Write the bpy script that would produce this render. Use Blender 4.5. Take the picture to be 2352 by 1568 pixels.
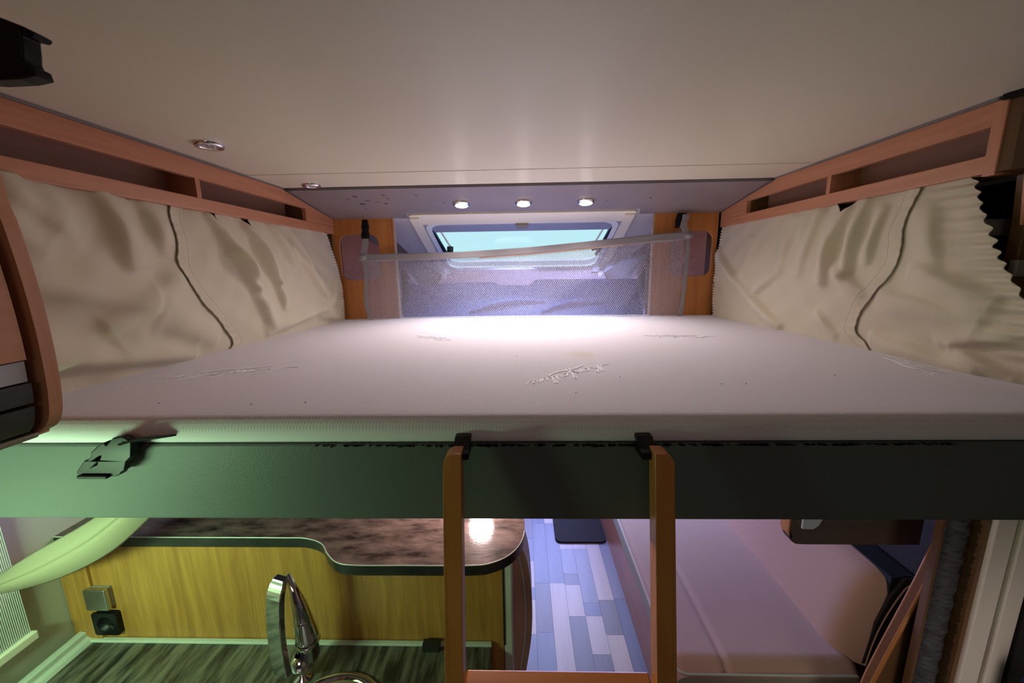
import bpy, bmesh, math, random
from mathutils import Vector, Matrix
from mathutils.geometry import tessellate_polygon
random.seed(7)
scene = bpy.context.scene
for o in list(bpy.data.objects): bpy.data.objects.remove(o)
HC = 1.75                       # lens height above the floor; all numbers below are metres from the lens
# ---------------------------------------------------------------- camera
def cam_axes(p, y, r):
    fw = Vector((-math.sin(y)*math.cos(p), math.cos(y)*math.cos(p), -math.sin(p)))
    rt = Vector((math.cos(y), math.sin(y), 0)); up = rt.cross(fw)
    return (math.cos(r)*rt - math.sin(r)*up), (math.cos(r)*up + math.sin(r)*rt), fw
rt, up, fw = cam_axes(0.1882, 0.02798, 0.01529)
cd = bpy.data.cameras.new('camera'); cam = bpy.data.objects.new('camera', cd)
scene.collection.objects.link(cam)
cam.matrix_world = Matrix(((rt.x, up.x, -fw.x, 0), (rt.y, up.y, -fw.y, 0), (rt.z, up.z, -fw.z, HC), (0, 0, 0, 1)))
cd.sensor_width = 36; cd.lens = 890.75/2352*36; cd.clip_start = 0.02
scene.camera = cam
# ---------------------------------------------------------------- world, lights, exposure
vs = scene.view_settings
vs.view_transform = 'Standard'; vs.look = 'None'; vs.gamma = 1; vs.use_curve_mapping = False
vs.exposure = 0.0
w = bpy.data.worlds.new('sky'); scene.world = w; w.use_nodes = True
w.node_tree.nodes['Background'].inputs[0].default_value = (0.50, 0.78, 0.84, 1)
w.node_tree.nodes['Background'].inputs[1].default_value = 1.12
def area(name, loc, d, sx, sy, col, power, spread=180):
    l = bpy.data.lights.new(name, 'AREA'); l.shape = 'RECTANGLE'; l.size = sx; l.size_y = sy
    l.color = col; l.energy = power; l.spread = math.radians(spread)
    o = bpy.data.objects.new(name, l); scene.collection.objects.link(o)
    o.location = (loc[0], loc[1], loc[2]+HC)
    o.rotation_euler = Vector(d).to_track_quat('-Z', 'Y').to_euler()
    return o
area('sky_above_cab', (0, 2.9, 1.35), (0, -0.55, -1), 1.6, 0.9, (0.62, 0.74, 1.0), 56)
area('kitchen_striplight', (-0.92, 0.22, -0.42), (0.0, 1, -0.16), 0.26, 0.05, (0.55, 1.0, 0.53), 4.8)
area('windscreen_daylight', (0.35, 3.2, -0.75), (0, -1, -0.15), 1.2, 0.6, (0.36, 0.42, 1.0), 46)
area('rear_fill_light', (0.0, -1.3, 0.24), (0, 0.5, -1), 0.9, 0.7, (1.0, 0.86, 0.72), 3.4)  # added warm fill from behind the camera, not a known fixture
area('door_frame_fill', (1.10, 0.35, -1.0), (0.1, 1, -0.15), 0.2, 0.5, (1.0, 0.88, 0.80), 0.32, 110)  # fill added to brighten the door frame and arm panel edge

# ---------------------------------------------------------------- materials
def mat(name, col, rough=0.6, metal=0.0, spec=0.5, noise=0.0, nscale=8, bump=0.0, bscale=60, stretch=(1, 1, 1), col2=None, emit=None, estr=0, sheen=0, coat=0, dist=0.0):
    m = bpy.data.materials.new(name); m.use_nodes = True
    nt = m.node_tree; b = nt.nodes['Principled BSDF']
    b.inputs['Base Color'].default_value = (*col, 1); b.inputs['Roughness'].default_value = rough
    b.inputs['Metallic'].default_value = metal; b.inputs['Specular IOR Level'].default_value = spec
    b.inputs['Sheen Weight'].default_value = sheen; b.inputs['Coat Weight'].default_value = coat
    if emit: b.inputs['Emission Color'].default_value = (*emit, 1); b.inputs['Emission Strength'].default_value = estr
    tc = nt.nodes.new('ShaderNodeTexCoord'); mp = nt.nodes.new('ShaderNodeMapping')
    mp.inputs['Scale'].default_value = stretch; nt.links.new(tc.outputs['Object'], mp.inputs[0])
    if col2:
        n = nt.nodes.new('ShaderNodeTexNoise'); n.inputs['Scale'].default_value = nscale; n.inputs['Detail'].default_value = 10; n.inputs['Roughness'].default_value = 0.62
        n.inputs['Distortion'].default_value = dist
        nt.links.new(mp.outputs[0], n.inputs[0])
        cr = nt.nodes.new('ShaderNodeValToRGB'); cr.color_ramp.elements[0].color = (*col, 1); cr.color_ramp.elements[1].color = (*col2, 1)
        cr.color_ramp.elements[0].position = 0.5-noise; cr.color_ramp.elements[1].position = 0.5+noise
        nt.links.new(n.outputs[0], cr.inputs[0]); nt.links.new(cr.outputs[0], b.inputs['Base Color'])
    if bump:
        n2 = nt.nodes.new('ShaderNodeTexNoise'); n2.inputs['Scale'].default_value = bscale; n2.inputs['Detail'].default_value = 3
        nt.links.new(mp.outputs[0], n2.inputs[0])
        bp = nt.nodes.new('ShaderNodeBump'); bp.inputs['Strength'].default_value = bump; bp.inputs['Distance'].default_value = 0.004
        nt.links.new(n2.outputs[0], bp.inputs['Height']); nt.links.new(bp.outputs[0], b.inputs['Normal'])
    return m
def wood(name, a, b_, axis, rough=0.38, sc=9.0):
    st = {'x': (0.06, 1, 1), 'y': (1, 0.06, 1), 'z': (1, 1, 0.06)}[axis]
    return mat(name, a, rough, noise=0.15, nscale=sc*4, stretch=st, col2=b_, bump=0.05, bscale=140, dist=0.6)
def waved(name, col, rough, rep, strength, kind='knit', col2=None, axis='X'):
    # fabric with a regular relief: dot knit or fine ribs
    m = mat(name, col, rough, spec=0.25, sheen=0.2); nt = m.node_tree; b = nt.nodes['Principled BSDF']
    tc = nt.nodes.new('ShaderNodeTexCoord'); outs = []
    for ax in (('X', 'Y') if kind == 'knit' else (axis,)):
        wv = nt.nodes.new('ShaderNodeTexWave'); wv.bands_direction = ax; wv.inputs['Scale'].default_value = rep
        wv.inputs['Distortion'].default_value = 0.6 if kind == 'knit' else 0.3; wv.inputs['Detail'].default_value = 1
        nt.links.new(tc.outputs['Object'], wv.inputs[0]); outs.append(wv.outputs[1])
    h = outs[0]
    if len(outs) == 2:
        mu = nt.nodes.new('ShaderNodeMath'); mu.operation = 'MULTIPLY'
        nt.links.new(outs[0], mu.inputs[0]); nt.links.new(outs[1], mu.inputs[1]); h = mu.outputs[0]
    bp = nt.nodes.new('ShaderNodeBump'); bp.inputs['Strength'].default_value = strength; bp.inputs['Distance'].default_value = 0.002
    nt.links.new(h, bp.inputs['Height']); nt.links.new(bp.outputs[0], b.inputs['Normal'])
    if col2:
        mx = nt.nodes.new('ShaderNodeMix'); mx.data_type = 'RGBA'
        mx.inputs[6].default_value = (*col, 1); mx.inputs[7].default_value = (*col2, 1)
        nt.links.new(h, mx.inputs[0]); nt.links.new(mx.outputs[2], b.inputs['Base Color'])
    return m
PA, PB = (0.62, 0.275, 0.15), (0.50, 0.205, 0.105)      # pear wood veneer
M = {
 'ceiling': mat('ceiling_film', (0.74, 0.68, 0.54), 0.36, spec=0.22, bump=0.03, bscale=60, stretch=(1, 6, 1)),
 'panel': mat('cab_roof_vinyl', (0.29, 0.25, 0.26), 0.3, noise=0.2, nscale=5, col2=(0.25, 0.21, 0.22), bump=0.05, bscale=200),
 'wall': mat('wall_film', (0.55, 0.52, 0.44), 0.6, bump=0.03),
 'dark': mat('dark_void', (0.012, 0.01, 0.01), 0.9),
 'woody': wood('pear_wood_y', PA, PB, 'y'), 'woodz': wood('pear_wood_z', PA, PB, 'z'), 'woodx': wood('pear_wood_x', PA, PB, 'x'),
 'postz': wood('post_wood', (0.64, 0.26, 0.07), (0.50, 0.18, 0.042), 'z', 0.4, 6),
 'oakz': wood('divider_wood', (0.50, 0.245, 0.055), (0.33, 0.145, 0.032), 'z', 0.42, 16),
 'ladder': wood('ladder_wood', (0.50, 0.20, 0.05), (0.40, 0.145, 0.03), 'z', 0.35, 5),
 'ladderx': wood('ladder_wood_x', (0.52, 0.20, 0.05), (0.42, 0.145, 0.03), 'x', 0.35, 5),
 'shelfback': wood('shelf_back', (0.46, 0.24, 0.17), (0.38, 0.19, 0.135), 'y', 0.5),
 'backpink': wood('rear_side_board', (0.58, 0.26, 0.17), (0.50, 0.21, 0.14), 'x', 0.5),
 'darkwood': mat('dark_wood', (0.035, 0.03, 0.028), 0.5, noise=0.25, nscale=40, stretch=(1, 0.05, 1), col2=(0.075, 0.065, 0.06), bump=0.1, bscale=120),
 'curtain': mat('cream_cloth', (0.66, 0.59, 0.44), 0.75, spec=0.2, sheen=0.3, bump=0.12, bscale=500),
 'seam': mat('seam_thread', (0.36, 0.30, 0.22), 0.8),
 'mattress': waved('mattress_knit', (0.68, 0.635, 0.68), 0.8, 55, 0.15, 'knit', (0.60, 0.56, 0.60)),
 'thread': mat('white_thread', (0.92, 0.90, 0.92), 0.5, sheen=0.3),
 'stain': mat('yellow_stain', (0.67, 0.595, 0.565), 0.85),
 'rail': mat('grey_leathercloth', (0.095, 0.105, 0.10), 0.5, spec=0.2, bump=0.15, bscale=320),
 'black': mat('black_plastic', (0.005, 0.005, 0.006), 0.4, spec=0.25),
 'blackcloth': mat('black_webbing', (0.012, 0.012, 0.012), 0.85, bump=0.3, bscale=300),
 'chrome': mat('chrome', (0.75, 0.74, 0.76), 0.08, metal=1),
 'steel': mat('brushed_steel', (0.55, 0.58, 0.57), 0.32, metal=1),
 'lens': mat('lamp_lens', (0.35, 0.30, 0.31), 0.25),
 'led': mat('led_bead', (0.75, 0.70, 0.66), 0.2),
 'glow': mat('lit_lamp', (1, 1, 1), 0.3, emit=(1.0, 0.90, 0.82), estr=14),
 'glow2': mat('lit_lamp_under_bed', (1, 1, 1), 0.3, emit=(1.0, 0.80, 0.78), estr=25),
 'strap': mat('grey_webbing', (0.27, 0.25, 0.26), 0.5, bump=0.1, bscale=400, sheen=0.3),
 'net': mat('grey_net', (0.46, 0.44, 0.50), 0.55),
 'frame': mat('white_plastic', (0.84, 0.78, 0.66), 0.35),
 'gasket': mat('pale_gasket', (0.80, 0.85, 0.88), 0.3),
 'cassette': mat('blind_cassette', (0.32, 0.34, 0.46), 0.35),
 'mat': mat('silver_mat', (0.10, 0.17, 0.70), 0.45, bump=0.25, bscale=9),
 'hood': mat('hood_lining', (0.52, 0.50, 0.52), 0.6),
 'hoodlow': mat('hood_low', (0.42, 0.27, 0.27), 0.6),
 'compart': mat('compartment', (0.22, 0.19, 0.18), 0.7),
 'counter': mat('slate_laminate', (0.030, 0.020, 0.016), 0.11, noise=0.17, nscale=15, stretch=(1, 2.6, 1), col2=(0.24, 0.165, 0.145), bump=0.05, bscale=80, dist=0.0),
 'worktop': mat('slate_worktop', (0.022, 0.022, 0.018), 0.35, noise=0.11, nscale=11, stretch=(5.0, 0.8, 1), col2=(0.17, 0.155, 0.125), bump=0.05, bscale=80, dist=0.0),
 'edge': mat('counter_edge', (0.012, 0.012, 0.012), 0.3, noise=0.2, nscale=14, col2=(0.035, 0.035, 0.033)),
 'rim': mat('pale_rim', (0.55, 0.58, 0.52), 0.35),
 'blind': mat('pleated_blind', (0.50, 0.50, 0.49), 0.6),
 'trim': mat('pale_trim', (0.28, 0.25, 0.17), 0.4),
 'sofa': waved('ribbed_upholstery', (0.66, 0.42, 0.34), 0.85, 75, 0.25, 'rib', (0.40, 0.265, 0.21), 'X'),
 'sofaback': waved('ribbed_upholstery_back', (0.60, 0.35, 0.25), 0.85, 60, 0.25, 'rib', (0.52, 0.29, 0.205), 'Z'),
 'sofaside': mat('seat_piping', (0.40, 0.36, 0.28), 0.7),
 'leather': mat('beige_leather', (0.55, 0.36, 0.26), 0.5, bump=0.06),
 'bench': wood('bench_wood', (0.48, 0.20, 0.12), (0.40, 0.16, 0.09), 'y'),
 'brownpanel': wood('brown_panel', (0.075, 0.036, 0.02), (0.055, 0.026, 0.015), 'x', 0.5),
 'pleat': mat('charcoal_pleat', (0.035, 0.033, 0.04), 0.8, noise=0.2, nscale=30, stretch=(1, 1, 4), col2=(0.11, 0.10, 0.115), bump=0.8, bscale=120),
 'pillar': mat('door_frame_plastic', (0.72, 0.64, 0.56), 0.5),
 'endwood': wood('end_wood', (0.17, 0.085, 0.035), (0.12, 0.055, 0.02), 'z', 0.45),
 'shelfgrey': mat('grey_shelf', (0.28, 0.25, 0.22), 0.5),
 'label': mat('paper_label', (0.62, 0.62, 0.72), 0.6),
 'darkbrown': mat('dark_brown_rough', (0.022, 0.014, 0.010), 0.85, bump=0.4),
 'navy': mat('navy_cloth', (0.01, 0.015, 0.06), 0.9),
 'blackmark': mat('worn_mark', (0.05, 0.04, 0.05), 0.6),
}
gl = bpy.data.materials.new('skylight_acrylic'); gl.use_nodes = True
gn = gl.node_tree; gn.nodes.remove(gn.nodes['Principled BSDF'])
g1 = gn.nodes.new('ShaderNodeBsdfTransparent'); g1.inputs[0].default_value = (0.97, 0.99, 1, 1)
g2 = gn.nodes.new('ShaderNodeBsdfGlossy'); g2.inputs['Roughness'].default_value = 0.03
g3 = gn.nodes.new('ShaderNodeMixShader'); g3.inputs[0].default_value = 0.006
gn.links.new(g1.outputs[0], g3.inputs[1]); gn.links.new(g2.outputs[0], g3.inputs[2]); gn.links.new(g3.outputs[0], gn.nodes['Material Output'].inputs[0])
M['glass'] = gl
# soft yellow stain in the mattress cover
nt = M['mattress'].node_tree; bs_ = nt.nodes['Principled BSDF']; src = bs_.inputs['Base Color'].links[0].from_socket
ge = nt.nodes.new('ShaderNodeNewGeometry'); mp_ = nt.nodes.new('ShaderNodeMapping'); mp_.vector_type = 'POINT'
mp_.inputs['Location'].default_value = (-0.172/0.042, -1.10/0.062, 0); mp_.inputs['Scale'].default_value = (1/0.042, 1/0.062, 0)
nz = nt.nodes.new('ShaderNodeTexNoise'); nz.inputs['Scale'].default_value = 30; nt.links.new(ge.outputs['Position'], nz.inputs[0])
ln_ = nt.nodes.new('ShaderNodeVectorMath'); ln_.operation = 'LENGTH'
ad = nt.nodes.new('ShaderNodeMath'); ad.operation = 'ADD'
rp = nt.nodes.new('ShaderNodeMapRange'); rp.inputs[1].default_value = 0.9; rp.inputs[2].default_value = 1.7; rp.inputs[3].default_value = 0.55; rp.inputs[4].default_value = 0.0
mx_ = nt.nodes.new('ShaderNodeMix'); mx_.data_type = 'RGBA'; mx_.inputs[7].default_value = (0.60, 0.50, 0.42, 1)
nt.links.new(ge.outputs['Position'], mp_.inputs[0]); nt.links.new(mp_.outputs[0], ln_.inputs[0]); nt.links.new(ln_.outputs['Value'], ad.inputs[0]); nt.links.new(nz.outputs[0], ad.inputs[1])
nt.links.new(ad.outputs[0], rp.inputs[0]); nt.links.new(rp.outputs[0], mx_.inputs[0]); nt.links.new(src, mx_.inputs[6]); nt.links.new(mx_.outputs[2], bs_.inputs['Base Color'])
# ---------------------------------------------------------------- mesh helpers
class MB:
    def __init__(s): s.v = []; s.f = []
    def add(s, vs_, fs_):
        n = len(s.v); s.v += [tuple(p) for p in vs_]; s.f += [tuple(i+n for i in f) for f in fs_]; return s
    def box(s, x0, x1, y0, y1, z0, z1):
        return s.add([(x0,y0,z0),(x1,y0,z0),(x1,y1,z0),(x0,y1,z0),(x0,y0,z1),(x1,y0,z1),(x1,y1,z1),(x0,y1,z1)],
                     [(0,3,2,1),(4,5,6,7),(0,1,5,4),(1,2,6,5),(2,3,7,6),(3,0,4,7)])
    def prism(s, pts, fn, a, b, holes=()):
        loops = [list(pts)] + [list(h) for h in holes]
        allp = [p for l in loops for p in l]; n = len(allp)
        tris = tessellate_polygon([[Vector((p[0], p[1], 0)) for p in l] for l in loops])
        vs_ = [fn(p[0], p[1], a) for p in allp] + [fn(p[0], p[1], b) for p in allp]
        fs_ = [tuple(t) for t in tris] + [tuple(i+n for i in reversed(t)) for t in tris]
        k = 0
        for l in loops:
            m = len(l)
            for i in range(m):
                j = (i+1) % m; fs_.append((k+i, k+j, k+j+n, k+i+n))
            k += m
        return s.add(vs_, fs_)
    def tube(s, path, r, seg=8, caps=True, flat=1.0):
        path = [Vector(p) for p in path]; n = len(path); rs = r if isinstance(r, (list, tuple)) else [r]*n
        vs_ = []; fs_ = []; side = None
        for i, p in enumerate(path):
            t = (path[min(i+1, n-1)] - path[max(i-1, 0)]).normalized()
            if side is None:
                side = t.cross(Vector((0, 0, 1)))
                if side.length < 0.1: side = t.cross(Vector((1, 0, 0)))
            side = (side - t*side.dot(t)).normalized(); u = side.cross(t).normalized()
            for k in range(seg):
                a = 2*math.pi*k/seg; vs_.append(p + side*math.cos(a)*rs[i] + u*math.sin(a)*rs[i]*flat)
        for i in range(n-1):
            for k in range(seg):
                k2 = (k+1) % seg; fs_.append((i*seg+k, i*seg+k2, (i+1)*seg+k2, (i+1)*seg+k))
        if caps: fs_.append(tuple(range(seg))[::-1]); fs_.append(tuple((n-1)*seg+k for k in range(seg)))
        return s.add(vs_, fs_)
    def grid(s, fn, nu, nv, thick=None):
        P = [[Vector(fn(i/nu, j/nv)) for i in range(nu+1)] for j in range(nv+1)]
        vs_ = [p for row in P for p in row]; W = nu+1
        fs_ = [(j*W+i, j*W+i+1, (j+1)*W+i+1, (j+1)*W+i) for j in range(nv) for i in range(nu)]
        return s.add(vs_, fs_)
    def lathe(s, prof, c, ax=Vector((0, 0, 1)), seg=28, caps=False):
        ax = Vector(ax).normalized(); c = Vector(c)
        e1 = ax.cross(Vector((0, 1, 0)));
        if e1.length < 0.1: e1 = ax.cross(Vector((1, 0, 0)))
        e1.normalize(); e2 = ax.cross(e1); vs_ = []; fs_ = []
        for (r, h) in prof:
            for k in range(seg):
                a = 2*math.pi*k/seg; vs_.append(c + ax*h + (e1*math.cos(a)+e2*math.sin(a))*r)
        for i in range(len(prof)-1):
            for k in range(seg):
                k2 = (k+1) % seg; fs_.append((i*seg+k, i*seg+k2, (i+1)*seg+k2, (i+1)*seg+k))
        if caps: fs_.append(tuple(range(seg))); fs_.append(tuple((len(prof)-1)*seg+k for k in range(seg)))
        return s.add(vs_, fs_)
    def ribbon(s, path, nrm, w_, t):
        # flat band: path points, band lies with thickness along nrm
        path = [Vector(p) for p in path]; n = len(path); nrm = Vector(nrm).normalized(); vs_ = []; fs_ = []
        for i, p in enumerate(path):
            tg = (path[min(i+1, n-1)] - path[max(i-1, 0)]).normalized(); sd = tg.cross(nrm).normalized()
            ww = w_[i] if isinstance(w_, (list, tuple)) else w_
            for a, b in ((-1, -1), (1, -1), (1, 1), (-1, 1)): vs_.append(p + sd*a*ww/2 + nrm*b*t/2)
        for i in range(n-1):
            for k in range(4): k2 = (k+1) % 4; fs_.append((i*4+k, i*4+k2, (i+1)*4+k2, (i+1)*4+k))
        fs_.append((3, 2, 1, 0)); fs_.append(tuple((n-1)*4+k for k in range(4)))
        return s.add(vs_, fs_)
ROOT = {}
def obj(name, mb, m, parent=None, bevel=0, seg=2, smooth=False, label=None, cat=None, group=None, kind=None, solid=0, recalc=True):
    vs_ = [Vector((p[0], p[1], p[2]+HC)) for p in mb.v]
    lo = Vector([min(p[i] for p in vs_) for i in range(3)]); hi = Vector([max(p[i] for p in vs_) for i in range(3)])
    o_ = Vector(((lo.x+hi.x)/2, (lo.y+hi.y)/2, lo.z))
    me = bpy.data.meshes.new(name); me.from_pydata([p-o_ for p in vs_], [], mb.f); me.update()
    if recalc:
        b = bmesh.new(); b.from_mesh(me); bmesh.ops.recalc_face_normals(b, faces=b.faces); b.to_mesh(me); b.free()
    me.materials.append(M[m] if isinstance(m, str) else m)
    if smooth:
        for p in me.polygons: p.use_smooth = True
    o = bpy.data.objects.new(name, me); scene.collection.objects.link(o)
    base = Vector((0, 0, 0)) if parent is None else ROOT[parent.name]
    if parent is not None: o.parent = parent
    o.location = o_ - base; ROOT[o.name] = o_
    if bevel:
        md = o.modifiers.new('bevel', 'BEVEL'); md.width = bevel; md.segments = seg; md.limit_method = 'ANGLE'; md.angle_limit = math.radians(50)
    if solid:
        md = o.modifiers.new('solid', 'SOLIDIFY'); md.thickness = solid; md.offset = 0
    tag(o, label, cat, group, kind)
    return o
def tag(o, label=None, cat=None, group=None, kind=None):
    if label: o['label'] = label
    if cat: o['category'] = cat
    if group: o['group'] = group
    if kind: o['kind'] = kind
def thing(name, loc, label, cat, group=None, kind=None):
    o = bpy.data.objects.new(name, None); scene.collection.objects.link(o); o.empty_display_size = 0.05
    o.location = (loc[0], loc[1], loc[2]+HC); ROOT[o.name] = Vector(o.location); tag(o, label, cat, group, kind)
    return o
XZ = lambda a, b, c: (a, c, b)      # outline in x,z ; extruded along y
YZ = lambda a, b, c: (c, a, b)      # outline in y,z ; extruded along x
XY = lambda a, b, c: (a, b, c)      # outline in x,y ; extruded along z
def rrect(x0, x1, y0, y1, r, n=6, corners=(1, 1, 1, 1)):
    out = []
    for (cx, cy, a0), on in zip(((x1-r, y1-r, 0), (x0+r, y1-r, 90), (x0+r, y0+r, 180), (x1-r, y0+r, 270)), corners):
        if on:
            for k in range(n+1):
                a = math.radians(a0+90*k/n); out.append((cx+r*math.cos(a), cy+r*math.sin(a)))
        else:
            out.append((cx + (r if a0 in (0, 270) else -r), cy + (r if a0 in (0, 90) else -r)))
    return out
def spline(pts, n=8):
    P = [Vector(p) for p in pts]; out = []
    for i in range(len(P)-1):
        p0, p1, p2, p3 = P[max(i-1, 0)], P[i], P[i+1], P[min(i+2, len(P)-1)]
        for k in range(n):
            t = k/n
            out.append(0.5*((2*p1) + (p2-p0)*t + (2*p0-5*p1+4*p2-p3)*t*t + (3*p1-p0-3*p2+p3)*t**3))
    out.append(P[-1]); return out
def interp(tab, z):
    tab = sorted(tab)
    if z <= tab[0][0]: return tab[0][1]
    for (a, b), (c, d) in zip(tab, tab[1:]):
        if z <= c:
            t = (z-a)/(c-a); return b+(d-b)*t
    return tab[-1][1]
# ================================================================ room shell
ZF = -1.75
floor = obj('floor', MB().box(-1.1, 1.25, -2.4, 3.4, ZF-0.06, ZF-0.006), 'compart', kind='structure')
wl = MB().box(-1.14, -1.10, -2.4, 3.4, ZF, 0.40); obj('wall_left', wl, 'wall', kind='structure')
wr = obj('wall_right', MB().box(1.26, 1.29, -2.4, 3.4, ZF, 0.40), 'wall', kind='structure')
obj('lining', MB().box(1.252, 1.26, 0.95, 3.0, -1.7, -0.46), 'darkbrown', wr)
obj('wall_back', MB().box(-1.14, 1.29, -2.44, -2.4, ZF, 0.40), 'brownpanel', kind='structure')
obj('wall_front', MB().box(-1.14, 1.29, 3.4, 3.44, ZF, -0.05), 'compart', kind='structure')
ce = obj('ceiling', MB().box(-1.10, 1.25, -2.4, 1.385, 0.324, 0.36), 'ceiling', kind='structure')
obj('ceiling_strip', MB().box(-1.10, 1.25, 1.388, 1.600, 0.3225, 0.36), 'ceiling', ce, bevel=0.002)
obj('ceiling_joint', MB().box(-1.10, 1.25, 1.383, 1.39, 0.3255, 0.36), 'dark', ce)
obj('ceiling_gap', MB().box(-1.10, 1.25, 1.595, 1.66, 0.345, 0.37), 'dark', ce)
# sloping cab roof panel with a cut-out for the skylight
def slope(x, y, t): return (x, y, 0.3165 - (y-1.625)*0.178 + t)
pn = [(-1.10, 1.625), (1.25, 1.625), (1.25, 2.07), (0.72, 2.07), (0.70, 2.055), (0.66, 2.055), (0.645, 2.03), (0.585, 2.03), (0.562, 1.925), (-0.552, 1.925), (-0.575, 2.03), (-0.625, 2.03), (-0.64, 2.055), (-0.69, 2.06), (-0.70, 2.07), (-1.10, 2.07)]
cab = obj('ceiling_cab_panel', MB().prism(pn, slope, 0, 0.02), 'panel', kind='structure')
mk = MB()
for (x, y, a, s_) in ((-0.70,1.70,0.5,0.016),(-0.665,1.75,0.3,0.010),(-0.575,1.69,0.7,0.010),(-0.57,1.73,0.2,0.008),(-0.705,1.79,0.1,0.016),(-0.60,1.79,0.4,0.012),(-0.625,1.77,0.2,0.007),(-0.74,1.73,0.9,0.008),(-0.715,1.85,0.2,0.006),(-0.44,1.70,0.4,0.007),(-0.34,1.79,0.3,0.006),(0.56,1.78,0.8,0.010),(0.38,1.81,0.1,0.005)):
    pts = []
    for k in range(9):
        t = 2*math.pi*k/9; r = s_*(0.6+0.5*random.random()); u, v_ = r*math.cos(t), 0.5*r*math.sin(t)
        pts.append((x+u*math.cos(a)-v_*math.sin(a), y+u*math.sin(a)+v_*math.cos(a)))
    mk.prism(pts, slope, -0.0006, 0.001)
obj('worn_marks', mk, 'blackmark', cab, label='dark worn spots in the vinyl', kind='stuff')
# hood lining (sloping plane that carries the skylight)
P0 = Vector((0, 1.97, 0.262)); DD = Vector((0, 0.65, -0.252)).normalized(); NN = Vector((0, 0.252, 0.65)).normalized()  # NN points up/out
def sl(x, s_, n): p = P0 + DD*s_ + NN*n; return (x, p.y, p.z)
hood = obj('ceiling_hood', MB().prism([(-0.79, -0.1), (0.79, -0.1), (0.735, 0.22), (0.70, 0.45), (0.565, 0.88), (-0.555, 0.88), (-0.69, 0.45), (-0.72, 0.22)], sl, 0.0, 0.03, holes=[rrect(-0.50, 0.50, 0.10, 0.735, 0.07)]), 'hood', kind='structure')
obj('hood_backing', MB().prism([(-0.95, -0.06), (0.95, -0.06), (0.95, 1.15), (-0.95, 1.15)], sl, 0.031, 0.045, holes=[rrect(-0.56, 0.56, 0.01, 0.79, 0.08)]), 'compart', hood)
lowp = obj('hood_lower_panel', MB().prism([(-0.56, 0.835), (0.57, 0.835), (0.66, 1.12), (-0.66, 1.12)], sl, -0.006, 0.004), 'hoodlow', hood)
obj('hood_lower_panel', MB().prism([(-0.475, 0.735), (0.475, 0.735), (0.475, 0.84), (-0.475, 0.84)], sl, -0.010, 0.0), 'hoodlow', hood)
# side walls of the cab hood with small compartments
for sgn in (-1, 1):
    wn = MB(); xo = sgn*0.80
    wn.prism([(2.50, -0.5), (3.0, -0.5), (3.0, -0.12), (2.50, 0.07)], YZ, xo, xo+sgn*0.02)
    ws = obj('wall_hood_' + ('left' if sgn < 0 else 'right'), wn, 'compart', kind='structure')
    obj('trim_board', MB().prism([(2.50, 0.05), (2.9, -0.105), (2.9, -0.145), (2.50, 0.01)], YZ, xo-sgn*0.03, xo), 'hoodlow', ws)
    obj('column', MB().box(xo-sgn*0.012, xo, 2.50, 2.54, -0.4, 0.03), 'hoodlow', ws)
    obj('recess', MB().box(xo-sgn*0.004, xo, 2.56, 2.80, -0.35, -0.02), 'dark', ws)
# skylight
win = thing('window_1', (0, 2.4, 0.1), 'wide tilting skylight with cream frame over the cab', 'window', kind='structure')
fr = MB()
fr.prism(rrect(-0.548, 0.552, -0.02, 0.080, 0.02), sl, -0.014, 0.01)
for sx in (-1, 1):
    fr.prism([(sx*0.548, 0.0), (sx*0.500, 0.0), (sx*0.505, 0.30), (sx*0.52, 0.80), (sx*0.535, 0.86), (sx*0.552, 0.86), (sx*0.552, 0.3)], sl, -0.024, 0.006)
obj('window_frame', fr, 'frame', win, bevel=0.010, seg=3)
obj('window_reveal', MB().prism(rrect(-0.515, 0.515, 0.05, 0.745, 0.085, 8), sl, -0.004, 0.035, holes=[rrect(-0.475, 0.475, 0.09, 0.70, 0.07, 8)]), 'cassette', win, bevel=0.004)
gs = rrect(-0.498, 0.498, 0.06, 0.732, 0.08, 8); gi = rrect(-0.472, 0.472, 0.09, 0.692, 0.065, 8)
obj('window_gasket', MB().prism(gs, sl, -0.012, 0.0, holes=[gi]), 'gasket', win, bevel=0.004)
bl = MB().prism([(-0.498, 0.080), (0.498, 0.080), (0.498, 0.112), (-0.498, 0.112)], sl, -0.010, 0.004)
cs = obj('blind_cassette', bl, 'cassette', win, bevel=0.004)
obj('blind_cassette_lip', MB().prism([(-0.495, 0.115), (0.495, 0.115), (0.495, 0.186), (-0.495, 0.186)], sl, -0.006, 0.006), 'cassette', win, bevel=0.005)
obj('blind_handle', MB().prism(rrect(-0.028, 0.034, 0.080, 0.118, 0.008), sl, -0.026, -0.008), 'shelfgrey', win, bevel=0.003)
obj('pane', MB().grid(lambda u, v: (lambda x, s_: sl(x, s_, 0.05+0.03*(1-(2*u-1)**4)*(1-(2*v-1)**4)))((u-0.5)*1.1, 0.02+0.76*v), 16, 12), 'glass', win, smooth=True, solid=0.004)
obj('outer_rim', MB().prism(rrect(-0.57, 0.57, 0.0, 0.80, 0.08), sl, 0.046, 0.07, holes=[rrect(-0.50, 0.50, 0.05, 0.74, 0.07)]), 'gasket', win)
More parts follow.
